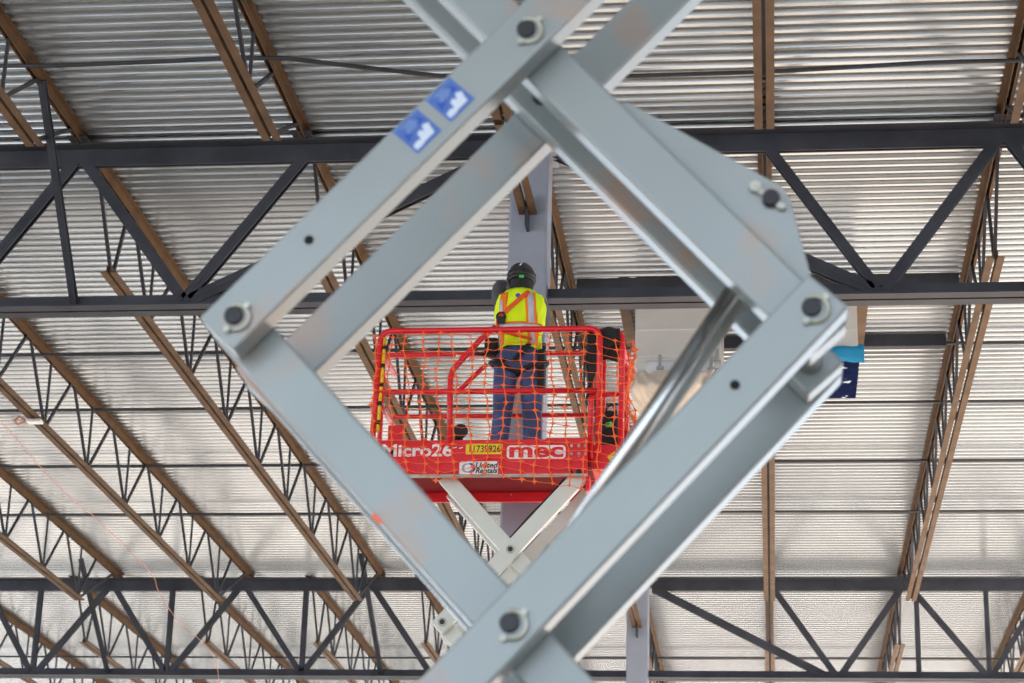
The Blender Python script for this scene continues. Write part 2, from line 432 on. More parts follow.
# ------------------------------------------------------------------ foreground scissor lift
FX, FZ, FW, FH = -.6512, 3.6823, .7755, .845     # stack centre, half width and half height of one level
LAY = {'no': (5.45, 5.54), 'ni': (5.56, 5.65), 'fi': (5.875, 5.96), 'fo': (5.98, 6.07)}
fl = thing('scissor_lift', 'large grey scissor lift whose crossing arms fill the foreground', 'scissor lift', (FX, 5.76, 0))
def P2(x, z, y): return V((x, y, z))
ARM_H = .140
def arm(lift, name, m, a, b, lay, h, ext=.068, bevel=.008, lip=False):
    """tube arm between pivots a and b (x, z) inside the layer's depth range"""
    y0, y1 = lay; a = V((a[0], 0, a[1])); b = V((b[0], 0, b[1])); d = (b-a).normalized()
    n = V((-d.z, 0, d.x)); p = a-d*ext; q = b+d*ext
    c = [p-n*h/2, q-n*h/2, q+n*h/2, p+n*h/2]
    mb = MB(); mb.hexa([v+V((0,y0,0)) for v in c]+[v+V((0,y1,0)) for v in c])
    return mb.build(name, m, lift, bevel=bevel)
L, R_ = (FX-FW, FZ), (FX+FW, FZ)
def lev(i):  # centre height of level i (0 = the one whose centre is at the bottom of the picture)
    return FZ-FH+2*FH*i
arms = {}
for i in (-1, 0, 1):
    zc = lev(i)
    lo_l, lo_r, hi_l, hi_r = (FX-FW, zc-FH), (FX+FW, zc-FH), (FX-FW, zc+FH), (FX+FW, zc+FH)
    for tag_, up_lay, dn_lay in (('n', 'no', 'ni'), ('f', 'fo', 'fi')):
        arms[(i, tag_, '/')] = arm(fl, 'scissor_arm', M['lift_grey'], lo_l, hi_r, LAY[up_lay], ARM_H)
        arms[(i, tag_, '\\')] = arm(fl, 'scissor_arm', M['lift_grey'], hi_l, lo_r, LAY[dn_lay], ARM_H)
def pivot(x, z, y=5.45, y1=6.075, r=.026):
    p = MB().cyl((x, y-.012, z), (x, y1, z), r, 24).build('pivot_pin', M['pin'], fl, bevel=.004)
    ring = []
    for k in range(15):
        a = math.radians(-120+k*17); ring.append((x+.008+math.cos(a)*.036, y-.006, z-.006+math.sin(a)*.036))
    MB().tube(ring, .0065, 8).build('retaining_ring', M['zinc'], p)
    for a in (math.radians(-122), math.radians(48)):
        MB().cyl((x+.008+math.cos(a)*.042, y-.016, z-.006+math.sin(a)*.042), (x+.008+math.cos(a)*.042, y+.0, z-.006+math.sin(a)*.042), .0095, 6).build('keeper_bolt', M['zinc'], p)
for i in (-1, 0, 1):
    zc = lev(i); pivot(FX, zc)
    for s in (-1, 1): pivot(FX+s*FW, zc+FH)
for s in (-1, 1): pivot(FX+s*FW, lev(-1)-FH)
# black discs painting the shade of bolt holes in the two front arms
for (px, py, key) in ((309, 240, (1,'n','/')), (735, 385, (0,'n','/'))):
    p = at(px, py, 5.45)
    MB().cyl((p.x, 5.4485, p.z), (p.x, 5.46, p.z), .0135, 24).build('bolt_hole_shade', M['hole'], fl)
# gusset plates with the cylinder pin, on the near and far inner arms
def gusset(y, dy, pinned):
    poly = [at(628,104,5.6), at(770,182,5.6), at(782,188,5.6), at(790,200,5.6), at(813,285,5.6), at(790,300,5.6), at(600,110,5.6)]
    g = MB().prism([(p.x, y, p.z) for p in poly], (0, dy, 0)).build('gusset_plate', M['lift_grey'], fl, bevel=.003)
    return g
g1 = gusset(5.585, .025, True); gusset(5.91, .025, False)
gp = at(771, 200, 5.585)
pin = MB().cyl((gp.x, 5.560, gp.z), (gp.x, 5.95, gp.z), .024, 24).build('cylinder_pin', M['pin'], fl, bevel=.004)
kp = MB(); kp.bar((gp.x-.045, 5.574, gp.z+.035), (gp.x+.030, 5.574, gp.z-.028), .010, .016, (0,1,0)); kp.cyl((gp.x-.042,5.562,gp.z+.034), (gp.x-.042,5.582,gp.z+.034), .016, 8); kp.cyl((gp.x+.030,5.564,gp.z-.027), (gp.x+.030,5.582,gp.z-.027), .009, 8)
kp.build('keeper_plate', M['zinc'], pin)
# hydraulic cylinder between the layers
yc = 5.715; a = at(737, 285, yc); b = at(560, 553, yc); c = at(505, 636, yc)
cyl = MB().tube([b, c], .043, 24).build('cylinder_barrel', M['tube_grey'], fl)
MB().tube([a, b], .0245, 24).build('cylinder_rod', M['chrome'], fl)
a2 = at(742, 297, 5.79); b2 = at(566, 560, 5.79)
MB().tube([a2, b2], .022, 20).build('guide_tube', M['tube_grey'], fl)
MB().cyl((a.x+.015, 5.645, a.z+.008), (a.x+.015, 5.88, a.z+.008), .020, 16).build('rod_end_pin', M['seam'], fl)
# cross tubes joining near and far sides
for (x, z) in ((FX-FW+.0, FZ), (FX+FW, FZ)):
    MB().cyl((x, 5.645, z), (x, 5.88, z), .038, 20).build('cross_tube', M['lift_grey'], fl)
# blue safety labels on the upper arm
def sticker(cx, cy):
    dx = (V((FW, 0, FH))).normalized(); dn = V((-dx.z, 0, dx.x))        # along the arm, across it
    c = at(cx, cy, 5.45); yy = 5.449
    def q(u, v, off=0): return V((c.x+dx.x*u+dn.x*v, yy-off, c.z+dx.z*u+dn.z*v))
    def poly(pts, off, th): return [q(u, v, off) for u, v in pts], (0, th, 0)
    s = MB().prism(*poly([(-.048,-.051),(.048,-.051),(.048,.051),(-.048,.051)], .0, .0008)).build('safety_label', M['blue_decal'], fl)
    w = MB()
    w.prism(*poly([(-.040,-.043),(-.012,-.043),(-.010,-.028),(-.022,-.022),(-.040,-.026)], .0012, .001))
    w.prism(*poly([(-.014,-.040),(.030,-.040),(.034,-.024),(.012,-.016),(.006,-.004),(-.006,-.008),(-.010,-.024)], .0016, .001))
    w.prism(*poly([(.010,-.018),(.032,-.024),(.040,-.008),(.022,.002)], .002, .001))
    w.build('pictogram', M['pale_print'], s)
    for tri in ([(.014,.006),(.038,.010),(.030,.034)], [(-.040,-.010),(-.012,.002),(-.034,.022)]): MB().prism(*poly(tri, .0012, .001)).build('arrow_mark', M['deep_blue'], s)
    t = MB()
    for k in range(5):
        v = .012+.0075*k; u0 = -.024+.004*(k % 3); u1 = .012+.005*((k*2) % 3)
        t.prism(*poly([(u0,v),(u1,v),(u1,v+.004),(u0,v+.004)], .0012, .0008))
    t.prism(*poly([(-.044,.044),(.044,.044),(.044,.047),(-.044,.047)], .0012, .0008))
    t.build('print_lines', M['pale_blue'], s)
sticker(450, 99.5); sticker(417, 131)
pm = at(377, 519, 5.56)
MB().bar((pm.x-.012,5.5585,pm.z+.012), (pm.x+.012,5.5585,pm.z-.012), .002, .012, (0,1,0)).build('paint_mark', M['orange_mark'], fl)
# chassis and wheels under the stack
MB().box(FX-1.15, FX+1.15, 5.30, 6.22, .16, .36).build('chassis', M['lift_grey'], fl, bevel=.02)
for sx in (-.82, .82):
    for yy in (5.22, 6.30):
        w = MB().cyl((FX+sx, yy-.07, .19), (FX+sx, yy+.07, .19), .19, 32).build('wheel', M['tyre'], fl, bevel=.02)
        MB().cyl((FX+sx, yy-.075, .19), (FX+sx, yy+.075, .19), .09, 24).build('hub', M['lift_grey'], w)

# ------------------------------------------------------------------ the worker's red lift
YF, YR = 14.0, 14.62
BX0, BX1 = at(379, 440, YF).x, at(603, 440, YF).x
ZF = 5.885; ZTOE = at(480, 440, YF).z; ZBOT = at(480, 476, YF).z; ZTOP = at(480, 331, YF).z; ZMID = at(480, 392, YF).z
rl = thing('scissor_lift', 'red basket scissor lift with off-white arms, raised to the near girder', 'scissor lift', ((BX0+BX1)/2, (YF+YR)/2, 0))
SX = -1.685; SW = .437; SH = .490; SZ0 = at(511, 549, YF+.02).z
def rlev(i): return SZ0-2*SH*i
for i in range(5):
    zc = rlev(i)
    for (o_, n_) in (((14.03,14.085), (14.095,14.15)), ((14.53,14.585), (14.465,14.52))):
        arm(rl, 'scissor_arm', M['lift_white'], (SX-SW, zc-SH), (SX+SW, zc+SH), o_, .108, .052, .006)
        arm(rl, 'scissor_arm', M['lift_white'], (SX-SW, zc+SH), (SX+SW, zc-SH), n_, .108, .052, .006)
    for (x, z) in ((SX, zc), (SX-SW, zc-SH), (SX+SW, zc-SH)):
        p = MB().cyl((x, 14.015, z), (x, 14.60, z), .017, 16).build('pivot_pin', M['pin'], rl)
        MB().cyl((x, 14.022, z), (x, 14.03, z), .030, 16).build('washer', M['zinc'], p)
    MB().cyl((SX, 14.15, zc-.16), (SX, 14.46, zc-.16), .035, 16).build('cross_tube', M['lift_white'], rl)
zb = rlev(4)-SH
MB().box(SX-.90, SX+.90, 13.97, 14.65, .14, zb-.05).build('chassis', M['red_plain'], rl, bevel=.02)
for sx in (-.66, .66):
    for yy in (13.93, 14.69):
        w = MB().cyl((SX+sx, yy-.05, .15), (SX+sx, yy+.05, .15), .15, 28).build('wheel', M['tyre'], rl, bevel=.015)
        MB().cyl((SX+sx, yy-.055, .15), (SX+sx, yy+.055, .15), .07, 20).build('hub', M['lift_white'], w)
# hydraulic hose and clips along the front right-leaning arm
d_ = V((2*SW, 0, 2*SH)).normalized(); n_ = V((-d_.z, 0, d_.x)); o_ = V((SX, 14.06, SZ0))+n_*.062
MB().tube([o_+d_*.06, o_+d_*.25+n_*.006, o_+d_*.45, o_+d_*.60+n_*.004], .009, 8).build('hydraulic_hose', M['black'], rl)
# platform
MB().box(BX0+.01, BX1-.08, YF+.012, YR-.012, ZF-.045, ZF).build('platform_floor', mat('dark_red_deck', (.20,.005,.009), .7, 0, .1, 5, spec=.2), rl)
toe = MB().box(BX0, BX1-.10, YF-.006, YF+.006, ZBOT, ZTOE).build('toe_board', M['red_plain'], rl, bevel=.002)
MB().box(BX0, BX1-.10, YF-.03, YF+.008, ZBOT-.008, ZBOT+.004).build('bottom_lip', M['zinc'], toe)
MB().box(BX0, BX1-.06, YR-.012, YR+.010, ZBOT-.005, ZTOE).build('rear_board', M['red_plain'], rl)
MB().box(BX0-.006, BX0+.006, YF, YR, ZBOT, ZTOE).build('end_board', M['red_plain'], rl)
MB().box(BX1-.10, BX1+.17, YF+.10, YF+.112, ZTOE-.15, ZTOE-.01).build('extension_board', M['red_plain'], rl)
MB().box(BX1+.16, BX1+.172, YF+.10, YR-.02, ZTOE-.15, ZTOE-.01).build('extension_end_board', M['red_plain'], rl)
MB().box(BX1-.08, BX1+.165, YF+.11, YR-.02, ZF-.03, ZF).build('extension_floor', M['red_plain'], rl)
# corner blocks standing inside the toe board
MB().box(BX0+.05, BX0+.15, YF+.05, YF+.09, ZF, ZTOE+.125).build('entry_post_block', M['red_plain'], rl)
MB().box(BX1-.40, BX1-.09, YF+.14, YF+.16, ZF, ZTOE+.055).build('inner_panel', M['red_plain'], rl)
for (x, zz) in ((SX+SW-.02, ZBOT-.07),):
    MB().box(x+.075, x+.10, YF+.02, YF+.16, zz-.03, ZBOT+.01).build('slide_bracket', M['red_plain'], rl)
def rail(name, pts, r=.0195): return MB().tube(pts, r, 12).build(name, M['red'], rl)
def rounded(xa, xb, za, zb_, y, rad=.07, lean=0.0):
    """inverted U: up the left post, across, down the right post"""
    pts = [V((xa-lean, y, za)), V((xa-lean*.4, y, (za+zb_)/2)), V((xa, y, zb_-rad))]
    for k in range(1, 6):
        a = math.pi - k*math.pi/10; pts.append(V((xa+rad+rad*math.cos(a), y, zb_-rad+rad*math.sin(a))))
    pts.append(V(((xa+xb)/2, y, zb_)))
    for k in range(0, 6):
        a = math.pi/2 - k*math.pi/10; pts.append(V((xb-rad+rad*math.cos(a), y, zb_-rad+rad*math.sin(a))))
    pts.append(V((xb, y, za)))
    return pts
XL = at(381, 340, YF).x; XR = at(600, 345, YF).x; LEAN = XL-at(373, 425, YF).x
rail('front_rail', rounded(XL, XR, ZTOE-.1, ZTOP, YF-.02, .075, LEAN), .021)
rail('front_mid_rail', [(XL-.02,YF-.02,ZMID), (XR,YF-.02,ZMID-.005)], .0185)
zbt = at(480, 355, YR).z; zbm = at(480, 417, YR).z
rail('rear_rail', rounded(at(384,360,YR).x, XR-.02, ZTOE-.02, zbt, YR-.02, .06), .0185)
rail('rear_mid_rail', [(XL,YR-.02,zbm), (XR-.02,YR-.02,zbm)], .017)
for z in (ZTOP-.10, ZMID-.03): rail('end_rail', [(XL-.01,YF-.02,z), (XL+.0,YR-.02,z)], .017)
# sliding extension frame at the right end
XE0, XE1 = at(592, 340, YF+.05).x, at(622, 345, YF+.05).x
rail('extension_rail', rounded(XE0, XE1, ZTOE-.12, at(610,331,YF+.05).z, YF+.05, .06), .020)
rail('extension_mid_rail', [(XE0,YF+.05,at(610,395,YF+.05).z), (XE1,YF+.05,at(620,394,YF+.05).z)], .016)
rail('extension_rail', rounded(XE0+.02, XE1, ZTOE-.05, zbt, YR-.05, .06), .018)
rail('extension_end_rail', [(XE1,YF+.05,at(610,340,YF+.05).z), (XE1,YR-.05,at(610,340,YF+.05).z)], .017)
# folded entry gate rails
def w2(px, py, y): p = at(px, py, y); return (p.x, y, p.z)
rail('gate_rail', [w2(496,327,YF-.015), w2(480,340,YF-.015), w2(460,362,YF-.015), w2(453,370,YF-.015), w2(450.5,378,YF-.015), w2(450,400,YF-.015), w2(450,446,YF-.015)], .020)
rail('gate_brace', [w2(487,364,YF+.05), w2(472,378,YF+.05), w2(456,394,YF+.05)], .016)
# hazard tape on the left post
hp = MB(); hp.tube([w2(385,338,YF-.025), w2(382.5,372,YF-.025), w2(380,400,YF-.025), w2(377.5,432,YF-.025)], .012, 8); hz = hp.build('hazard_tape', M['yellow_decal'], rl)
for k in range(5):
    t = .08+.2*k; a = V(w2(385,338,YF-.025)); b = V(w2(377.5,432,YF-.025)); p = a.lerp(b, t); q = a.lerp(b, t+.045)
    MB().tube([p, q], .0135, 8).build('black_stripe', M['black_ink'], hz)
# bolts on the toe board
def bolt(px, py, r, m): 
    p = at(px, py, YF-.006); MB().cyl((p.x, YF-.016, p.z), (p.x, YF, p.z), r, 12).build('bolt', m, toe)
for px in (571.5, 579, 585.5):
    for py in (446, 454): bolt(px, py, .010, M['zinc'])
bolt(571.5, 472.5, .012, M['pin']); bolt(579, 472, .019, M['black'])
# lettering on the toe board
def text(body, name, px, py, size, m, parent, y, fat=0.0, sx=1.0, ital=0.0, align='CENTER'):
    c = bpy.data.curves.new(name, 'FONT'); c.body = body; c.size = size; c.align_x = align; c.align_y = 'CENTER'
    c.extrude = .0006; c.offset = fat; c.shear = ital; c.resolution_u = 3
    c.materials.append(m)
    tmp = bpy.data.objects.new(name, c)
    me = bpy.data.meshes.new_from_object(tmp); bpy.data.objects.remove(tmp); bpy.data.curves.remove(c)
    me.name = name
    o = bpy.data.objects.new(name, me); COL.objects.link(o)
    p = at(px, py, y); o.parent = parent
    o.location = V((p.x, y, p.z))-wloc(parent)
    o.rotation_euler = (math.pi/2, 0, 0); o.scale = (sx, 1, 1)
    return o
def roundrect(px0, py0, px1, py1, y, th, rad, n=6):
    a, b = at(px0, py0, y), at(px1, py1, y); x0, x1, z1, z0 = a.x, b.x, a.z, b.z
    pts = []
    for cx, cz, s in ((x1-rad, z1-rad, 0), (x0+rad, z1-rad, 1), (x0+rad, z0+rad, 2), (x1-rad, z0+rad, 3)):
        for k in range(n+1):
            t = (s+k/n)*math.pi/2; pts.append((cx+rad*math.cos(t), y, cz+rad*math.sin(t)))
    return MB().prism(pts, (0, th, 0))
yt = YF-.0085
text('Micro26', 'lettering', 417, 451, .118, M['white_decal'], toe, yt, .0034, 1.22)
m = MB()
for px, py in ((455,447.5), (461,447.8)):
    p = at(px, py, yt); m.bar((p.x-.013,yt,p.z-.004), (p.x+.013,yt,p.z+.003), .002, .007, (0,1,0))
m.build('trade_tick', M['white_decal'], toe)
yl = roundrect(466, 444, 502.5, 454, yt, .002, .006).build('number_label', M['yellow_decal'], toe)
text('11739926', 'number', 484.3, 449.2, .066, M['black_ink'], yl, yt-.0012, .0006, .84)
ml = roundrect(507, 445.5, 565.5, 458.5, yt, .002, .025).build('maker_plate', M['white_decal'], toe)
text('mec', 'lettering', 536, 450.6, .142, M['red_plain'], ml, yt-.0012, .0045, 1.55)
ul = roundrect(459.5, 461.5, 498, 474.3, yt, .002, .016).build('owner_label', M['white_decal'], toe)
p = at(466.5, 468, yt)
MB().prism([(p.x+.032*math.cos(t*math.pi/12), yt-.001, p.z+.032*math.sin(t*math.pi/12)) for t in range(24)], (0,.0006,0)).build('emblem_disc', M['grey_ink'], ul)
p = at(470.5, 468, yt)
MB().prism([(p.x+.034*math.cos(t*math.pi/12), yt-.002, p.z+.034*math.sin(t*math.pi/12)) for t in range(24)], (0,.0006,0)).build('emblem_disc', M['blue_ink'], ul)
MB().prism([(p.x-.016+.026*math.cos(t*math.pi/12), yt-.003, p.z+.026*math.sin(t*math.pi/12)) for t in range(24)], (0,.0006,0)).build('emblem_disc', M['white_decal'], ul)
text('United', 'lettering', 486, 465.3, .052, M['black_ink'], ul, yt-.0012, .0012, 1.05, .25)
text('Rentals', 'lettering', 486, 470.8, .050, M['black_ink'], ul, yt-.0012, .0012, 1.0, .25)
wl = MB(); p = at(613, 457, YF+.098); wl.bar((p.x-.025,YF+.097,p.z-.02), (p.x+.025,YF+.097,p.z+.02), .002, .05, (0,1,0)); wl.build('warning_label', M['yellow_decal'], rl)

# ------------------------------------------------------------------ orange safety net hung on the basket
def net():
    m = MB(); nf, nz = 17, 18; nx = nf+5          # the last columns wrap round the basket's right end
    def P(i, j):
        if i >= nf:
            p = P(nf-1, j); k = i-nf+1
            return p+V((.010*math.sin(j*1.3+k*2)-.016*k, .05+.115*k, .012*math.sin(j*.7+k)))
        u, v = i/(nf-1), j/(nz-1)
        px = 374+u*258; top = 336-2*math.sin(u*3.1)+(4 if u > .93 else 0); bot = 478+(u-.6)*40*(u > .6)+3*math.sin(u*11)
        if u < .25: bot = 474-20*(.25-u)
        y = YF-.055-.018*math.sin(i*1.7+j*.3)-.012*math.sin(j*1.1+i)
        x = px+2.2*math.sin(j*.5+i*2.1)+1.2*math.sin(j*1.9+i*.7)+(3*math.sin(j*.9) if i == nf-1 else 0); z = top+(bot-top)*v+1.6*math.sin(i*1.3+j*.5)
        return at(x, z, y)
    g = [[P(i, j) for j in range(nz)] for i in range(nx)]
    for i in range(nx):                          # stout upright bands that swell at the knots
        pts = []; rr = []
        for j in range(nz-1):
            a, b = g[i][j], g[i][j+1]
            for t, q in ((0, .0065), (.25, .0042), (.5, .0032), (.75, .0042)): pts.append(a.lerp(b, t)); rr.append(q)
        pts.append(g[i][-1]); rr.append(.006); m.tube(pts, rr, 4)
    for j in range(nz):                          # thin level strands
        pts = []
        for i in range(nx-1):
            a, b = g[i][j], g[i+1][j]
            pts += [a, a.lerp(b, .5)-V((0,0,.006+.006*math.sin(i*2.2+j*3.1)))]
        pts.append(g[-1][j]); m.tube(pts, .0021, 4)
    for i in range(nx):
        for j in range(nz):
            c = g[i][j]; r = .018+.004*math.sin(i*5+j*3)
            star = []
            for k in range(8):
                a = k*math.pi/4; q = r if k % 2 == 0 else r*.40
                star.append((c.x+q*1.15*math.cos(a), c.y-.004, c.z+q*math.sin(a)))
            m.prism(star, (0, .006, 0))
    o = m.build('safety_net', M['orange_net'])
    tag(o, 'orange plastic safety mesh hung round the red basket', 'safety net', kind='thing')
net()

# ------------------------------------------------------------------ things in the basket
def jacket():
    o_ = at(606, 331, YF+.05)
    m = MB(); ztop = o_.z+.022
    def fn(u, v):
        x = XE0-.015+.205*u-.03*v*(1-u)
        if v < .5:
            t = v/.5; drop = (.13+.38*(1-u)**2.2)*(1-t); y = YF+.05-.032-.012*math.sin(u*9+t*3)
            if t > .9: drop = 0; y = YF+.05-.018
        else:
            t = (v-.5)/.5; drop = .22*t; y = YF+.05+.03+.02*t+.012*math.sin(u*8)
        return V((x, y, ztop-drop+.006*math.sin(u*12)))
    m.grid(fn, 18, 20); o = m.build('jacket', M['cloth_black'], solid=.012)
    tag(o, 'black jacket draped over the top rail at the basket right end', 'jacket', kind='thing')
jacket()
def bag():
    c = at(611, 418, YF+.28); z0 = ZF
    t = thing('tool_bag', 'black tool bag standing behind the net at the basket right end', 'bag', (c.x, c.y, z0))
    def fn(u, v):
        a = u*2*math.pi; cx, sy = math.cos(a), math.sin(a)
        w = 1-.25*v*v; 
        return V((c.x+.072*w*math.copysign(abs(cx)**.6, cx), c.y+.11*w*math.copysign(abs(sy)**.6, sy), z0+.40*v+.012*math.sin(3*a)*v))
    m = MB(); g = m.grid(fn, 28, 8, True); m.capfan(g[-1]); m.capfan(g[0], True); m.build('body', M['cloth_black'], t)
    MB().tube([(c.x-.04,c.y,z0+.39),(c.x-.03,c.y,z0+.46),(c.x,c.y,z0+.48),(c.x+.03,c.y,z0+.46),(c.x+.04,c.y,z0+.39)], .008, 8).build('handle', M['black'], t)
    MB().cyl((c.x-.02,c.y-.1,z0+.3), (c.x+.01,c.y-.12,z0+.3), .02, 10).build('green_patch', M['green'], t)
bag()
def grinder():
    c = at(457, 436, YF+.2); z0 = ZF
    t = thing('angle_grinder', 'small black and grey power tool on the basket floor left of the worker', 'power tool', (c.x, c.y, z0))
    MB().tube([(c.x-.01,c.y,z0+.03),(c.x+.0,c.y,z0+.12),(c.x+.015,c.y,z0+.24)], [.034,.032,.028], 14).build('body', M['black'], t)
    MB().tube([(c.x+.015,c.y,z0+.235),(c.x+.03,c.y-.02,z0+.285)], [.03,.026], 14).build('gear_head', M['seam'], t)
    MB().cyl((c.x+.03,c.y-.035,z0+.26), (c.x+.03,c.y-.05,z0+.26), .05, 20).build('guard', M['pin'], t)
    MB().tube([(c.x-.01,c.y,z0+.032),(c.x-.05,c.y+.03,z0+.015),(c.x-.02,c.y+.12,z0+.012)], .011, 8).build('cable', M['black'], t)
grinder()

# ------------------------------------------------------------------ the worker
PX, PY = at(518.5, 380, 14.38).x, 14.36
pr = thing('person', 'worker in lime vest and jeans, back turned, standing in the red basket', 'person', (PX, PY, ZF))
def pp(x, y, z): return V((PX+x, PY+y, ZF+z))
def skin_mesh(name, m, nodes, edges, root, parent, sub=2):
    me = bpy.data.meshes.new(name)
    o0 = wloc(parent)
    me.from_pydata([tuple(pp(*n[0])-o0) for n in nodes], edges, [])
    me.materials.append(m)
    o = bpy.data.objects.new(name, me); COL.objects.link(o); o.parent = parent
    sk = o.modifiers.new('skin', 'SKIN'); sk.use_smooth_shade = True
    ss = o.modifiers.new('sub', 'SUBSURF'); ss.levels = sub; ss.render_levels = sub
    for i, n in enumerate(nodes):
        r = n[1]; me.skin_vertices[0].data[i].radius = r if isinstance(r, tuple) else (r, r)
        me.skin_vertices[0].data[i].use_root = (i == root)
    return o
N = []; Ed = []
def nd(p, r, par=None):
    N.append((p, r)); i = len(N)-1
    if par is not None: Ed.append((par, i))
    return i
pel = nd((0,.0,.86), (.122,.10))
wa = nd((0,.01,.98), (.115,.095), pel); ch = nd((0,.02,1.15), (.130,.105), wa); ck = nd((0,.02,1.28), (.105,.082), ch)
nk = nd((0,.03,1.365), .055, ck); h1 = nd((0,.045,1.42), (.068,.082), nk); h2 = nd((0,.05,1.475), (.072,.088), h1)
def armchain(s, sh, elb, wr, palm, fdir):
    c0 = nd((s*.105,.02,1.265), .060, ck); c1 = nd(sh, .062, c0)
    e0 = nd(tuple(V(sh).lerp(V(elb), .55)), .058, c1); e1 = nd(elb, .053, e0)
    f0 = nd(tuple(V(elb).lerp(V(wr), .4)), .044, e1); w = nd(wr, .030, f0)
    p1 = nd(tuple(V(wr).lerp(V(palm), .6)), (.036,.020), w); p2 = nd(palm, (.038,.018), p1)
    d = V(fdir).normalized(); sd = V((1,0,0)); cur = V((0,-.25,-.6))
    for k, (o_, ln) in enumerate(((-.030,.062),(-.010,.075),(.010,.070),(.029,.055))):
        b = V(palm)+sd*o_+d*.012
        a1 = nd(tuple(b), .0095, p2); a2 = nd(tuple(b+d*ln*.5), .009, a1); nd(tuple(b+d*ln*.5+(d+cur*.8).normalized()*ln*.5), .008, a2)
    t0 = V(wr).lerp(V(palm), .45)-sd*s*.032; t1 = nd(tuple(t0), .011, p1); t2 = nd(tuple(t0+d*.03-sd*s*.022), .010, t1); nd(tuple(t0+d*.055-sd*s*.02), .009, t2)
armchain(-1, (-.155,.03,1.30), (-.172,.17,1.47), (-.07,.40,1.52), (-.045,.47,1.56), (.1,.9,.4))
armchain(1, (.142,.03,1.27), (.145,.27,1.20), (.06,.46,1.40), (.04,.53,1.45), (-.1,.9,.4))
def leg(s, hip, knee, ank, toe_):
    a = nd(hip, (.092,.095), pel); b = nd(tuple(V(hip).lerp(V(knee), .5)), (.078,.082), a); c = nd(knee, (.058,.062), b)
    d = nd(tuple(V(knee).lerp(V(ank), .35)), (.054,.060), c); e = nd(ank, (.042,.046), d); g = nd(toe_, (.042,.03), e)
leg(-1, (-.085,.0,.80), (-.105,.02,.45), (-.135,-.01,.10), (-.15,.13,.045))
leg(1, (.085,.0,.80), (.100,.03,.45), (.112,-.0,.10), (.13,.14,.045))
body = skin_mesh('body', M['shirt'], N, Ed, pel, pr, 2)
# jeans over the legs
N2 = N; N = []; Ed = []
jp = nd((0,.0,.885), (.132,.112)); nd((0,.01,.985), (.126,.106), jp)
def jl(s, hip, knee, ank):
    a = nd(hip, (.098,.103), jp); b = nd(tuple(V(hip).lerp(V(knee), .5)), (.083,.088), a); c = nd(knee, (.068,.072), b)
    d = nd(tuple(V(knee).lerp(V(ank), .45)), (.066,.070), c); e = nd(ank, (.064,.068), d)
jl(-1, (-.088,.0,.80), (-.105,.02,.45), (-.136,-.01,.075)); jl(1, (.088,.0,.80), (.100,.03,.45), (.112,0,.075))
skin_mesh('jeans', M['jeans'], N, Ed, jp, pr, 2)
for s, x in ((-1,-.145), (1,.122)):
    N = []; Ed = []
    a = nd((x-.004*s, -.045, .05), (.045,.045)); b = nd((x+.002, .03, .055), (.048,.048), a); nd((x+.01*s, .14, .04), (.045,.034), b); nd((x, -.02, .13), (.05,.052), a)
    skin_mesh('boot', M['boot'], N, Ed, 0, pr, 2)
# vest as a shell round the chest; P(theta, z) gives its surface
prof = [(.905,.152,.135),(.95,.150,.132),(1.02,.150,.130),(1.10,.166,.134),(1.18,.174,.136),(1.25,.176,.132),(1.30,.162,.118),(1.335,.118,.100),(1.362,.080,.078)]
def vest_r(z):
    for (z0,a0,b0),(z1,a1,b1) in zip(prof, prof[1:]):
        if z <= z1:
            t = (z-z0)/(z1-z0); t = t*t*(3-2*t)
            return a0+(a1-a0)*t, b0+(b1-b0)*t
    return prof[-1][1:]
def vs(th, z, off=0.0):
    rx, ry = vest_r(z); c, s = math.cos(th), math.sin(th)
    wr = .004*math.sin(6*th+z*22)+.003*math.sin(11*th-z*30)
    k = 1+wr/.15
    return pp((rx*k+off)*math.copysign(abs(c)**.75, c), .02+(ry*k+off)*math.copysign(abs(s)**.75, s), z)
m = MB(); m.grid(lambda u, v: vs(u*2*math.pi, .905+(1.362-.905)*v+(.008*math.sin(u*19) if v == 0 else 0)), 56, 26, True)
vest = m.build('vest', M['vest'], pr, solid=.004)
def band(name, m_, fn, nu=20, nv=3, parent=None):
    b = MB(); b.grid(fn, nu, nv); return b.build(name, m_, parent or vest, solid=.002)
def th_at(x, z):
    rx, ry = vest_r(z); c = max(-1, min(1, x/rx)); c = math.copysign(abs(c)**(1/.75), c)
    return -math.acos(c)                         # back side (towards the camera)
def vband(name, m_, x0, x1, z0, z1, dx=0.0, off=.004):
    band(name, m_, lambda u, v: vs(th_at(x0+(x1-x0)*v+dx*(u-.5), z0+(z1-z0)*u), z0+(z1-z0)*u, off), 24, 3)
vband('orange_band', M['vest_orange'], .050, .120, 1.075, 1.325, -.02)
vband('reflective_band', M['silver'], .066, .104, 1.08, 1.322, -.02, .0065)
vband('orange_band', M['vest_orange'], -.136, -.085, .92, 1.322, .02)
vband('reflective_band', M['silver'], -.128, -.108, .92, 1.25, .01, .0065)
vband('orange_band', M['vest_orange'], .066, .134, .92, 1.06, 0)
vband('reflective_band', M['silver'], .082, .116, .92, 1.06, 0, .0065)
def hband(name, m_, z0, z1, off, t0=-math.pi*.97, t1=-.03): 
    band(name, m_, lambda u, v: vs(t0+(t1-t0)*u, z0+(z1-z0)*v, off), 40, 3)
hband('orange_band', M['vest_orange'], 1.032, 1.085, .005); hband('reflective_band', M['silver'], 1.036, 1.070, .0075)
p = vs(th_at(-.005, 1.283), 1.283, .006)
MB().cyl(p, p+V((0,-.004,.0)), .016, 20).build('round_emblem', M['deep_blue'], vest)
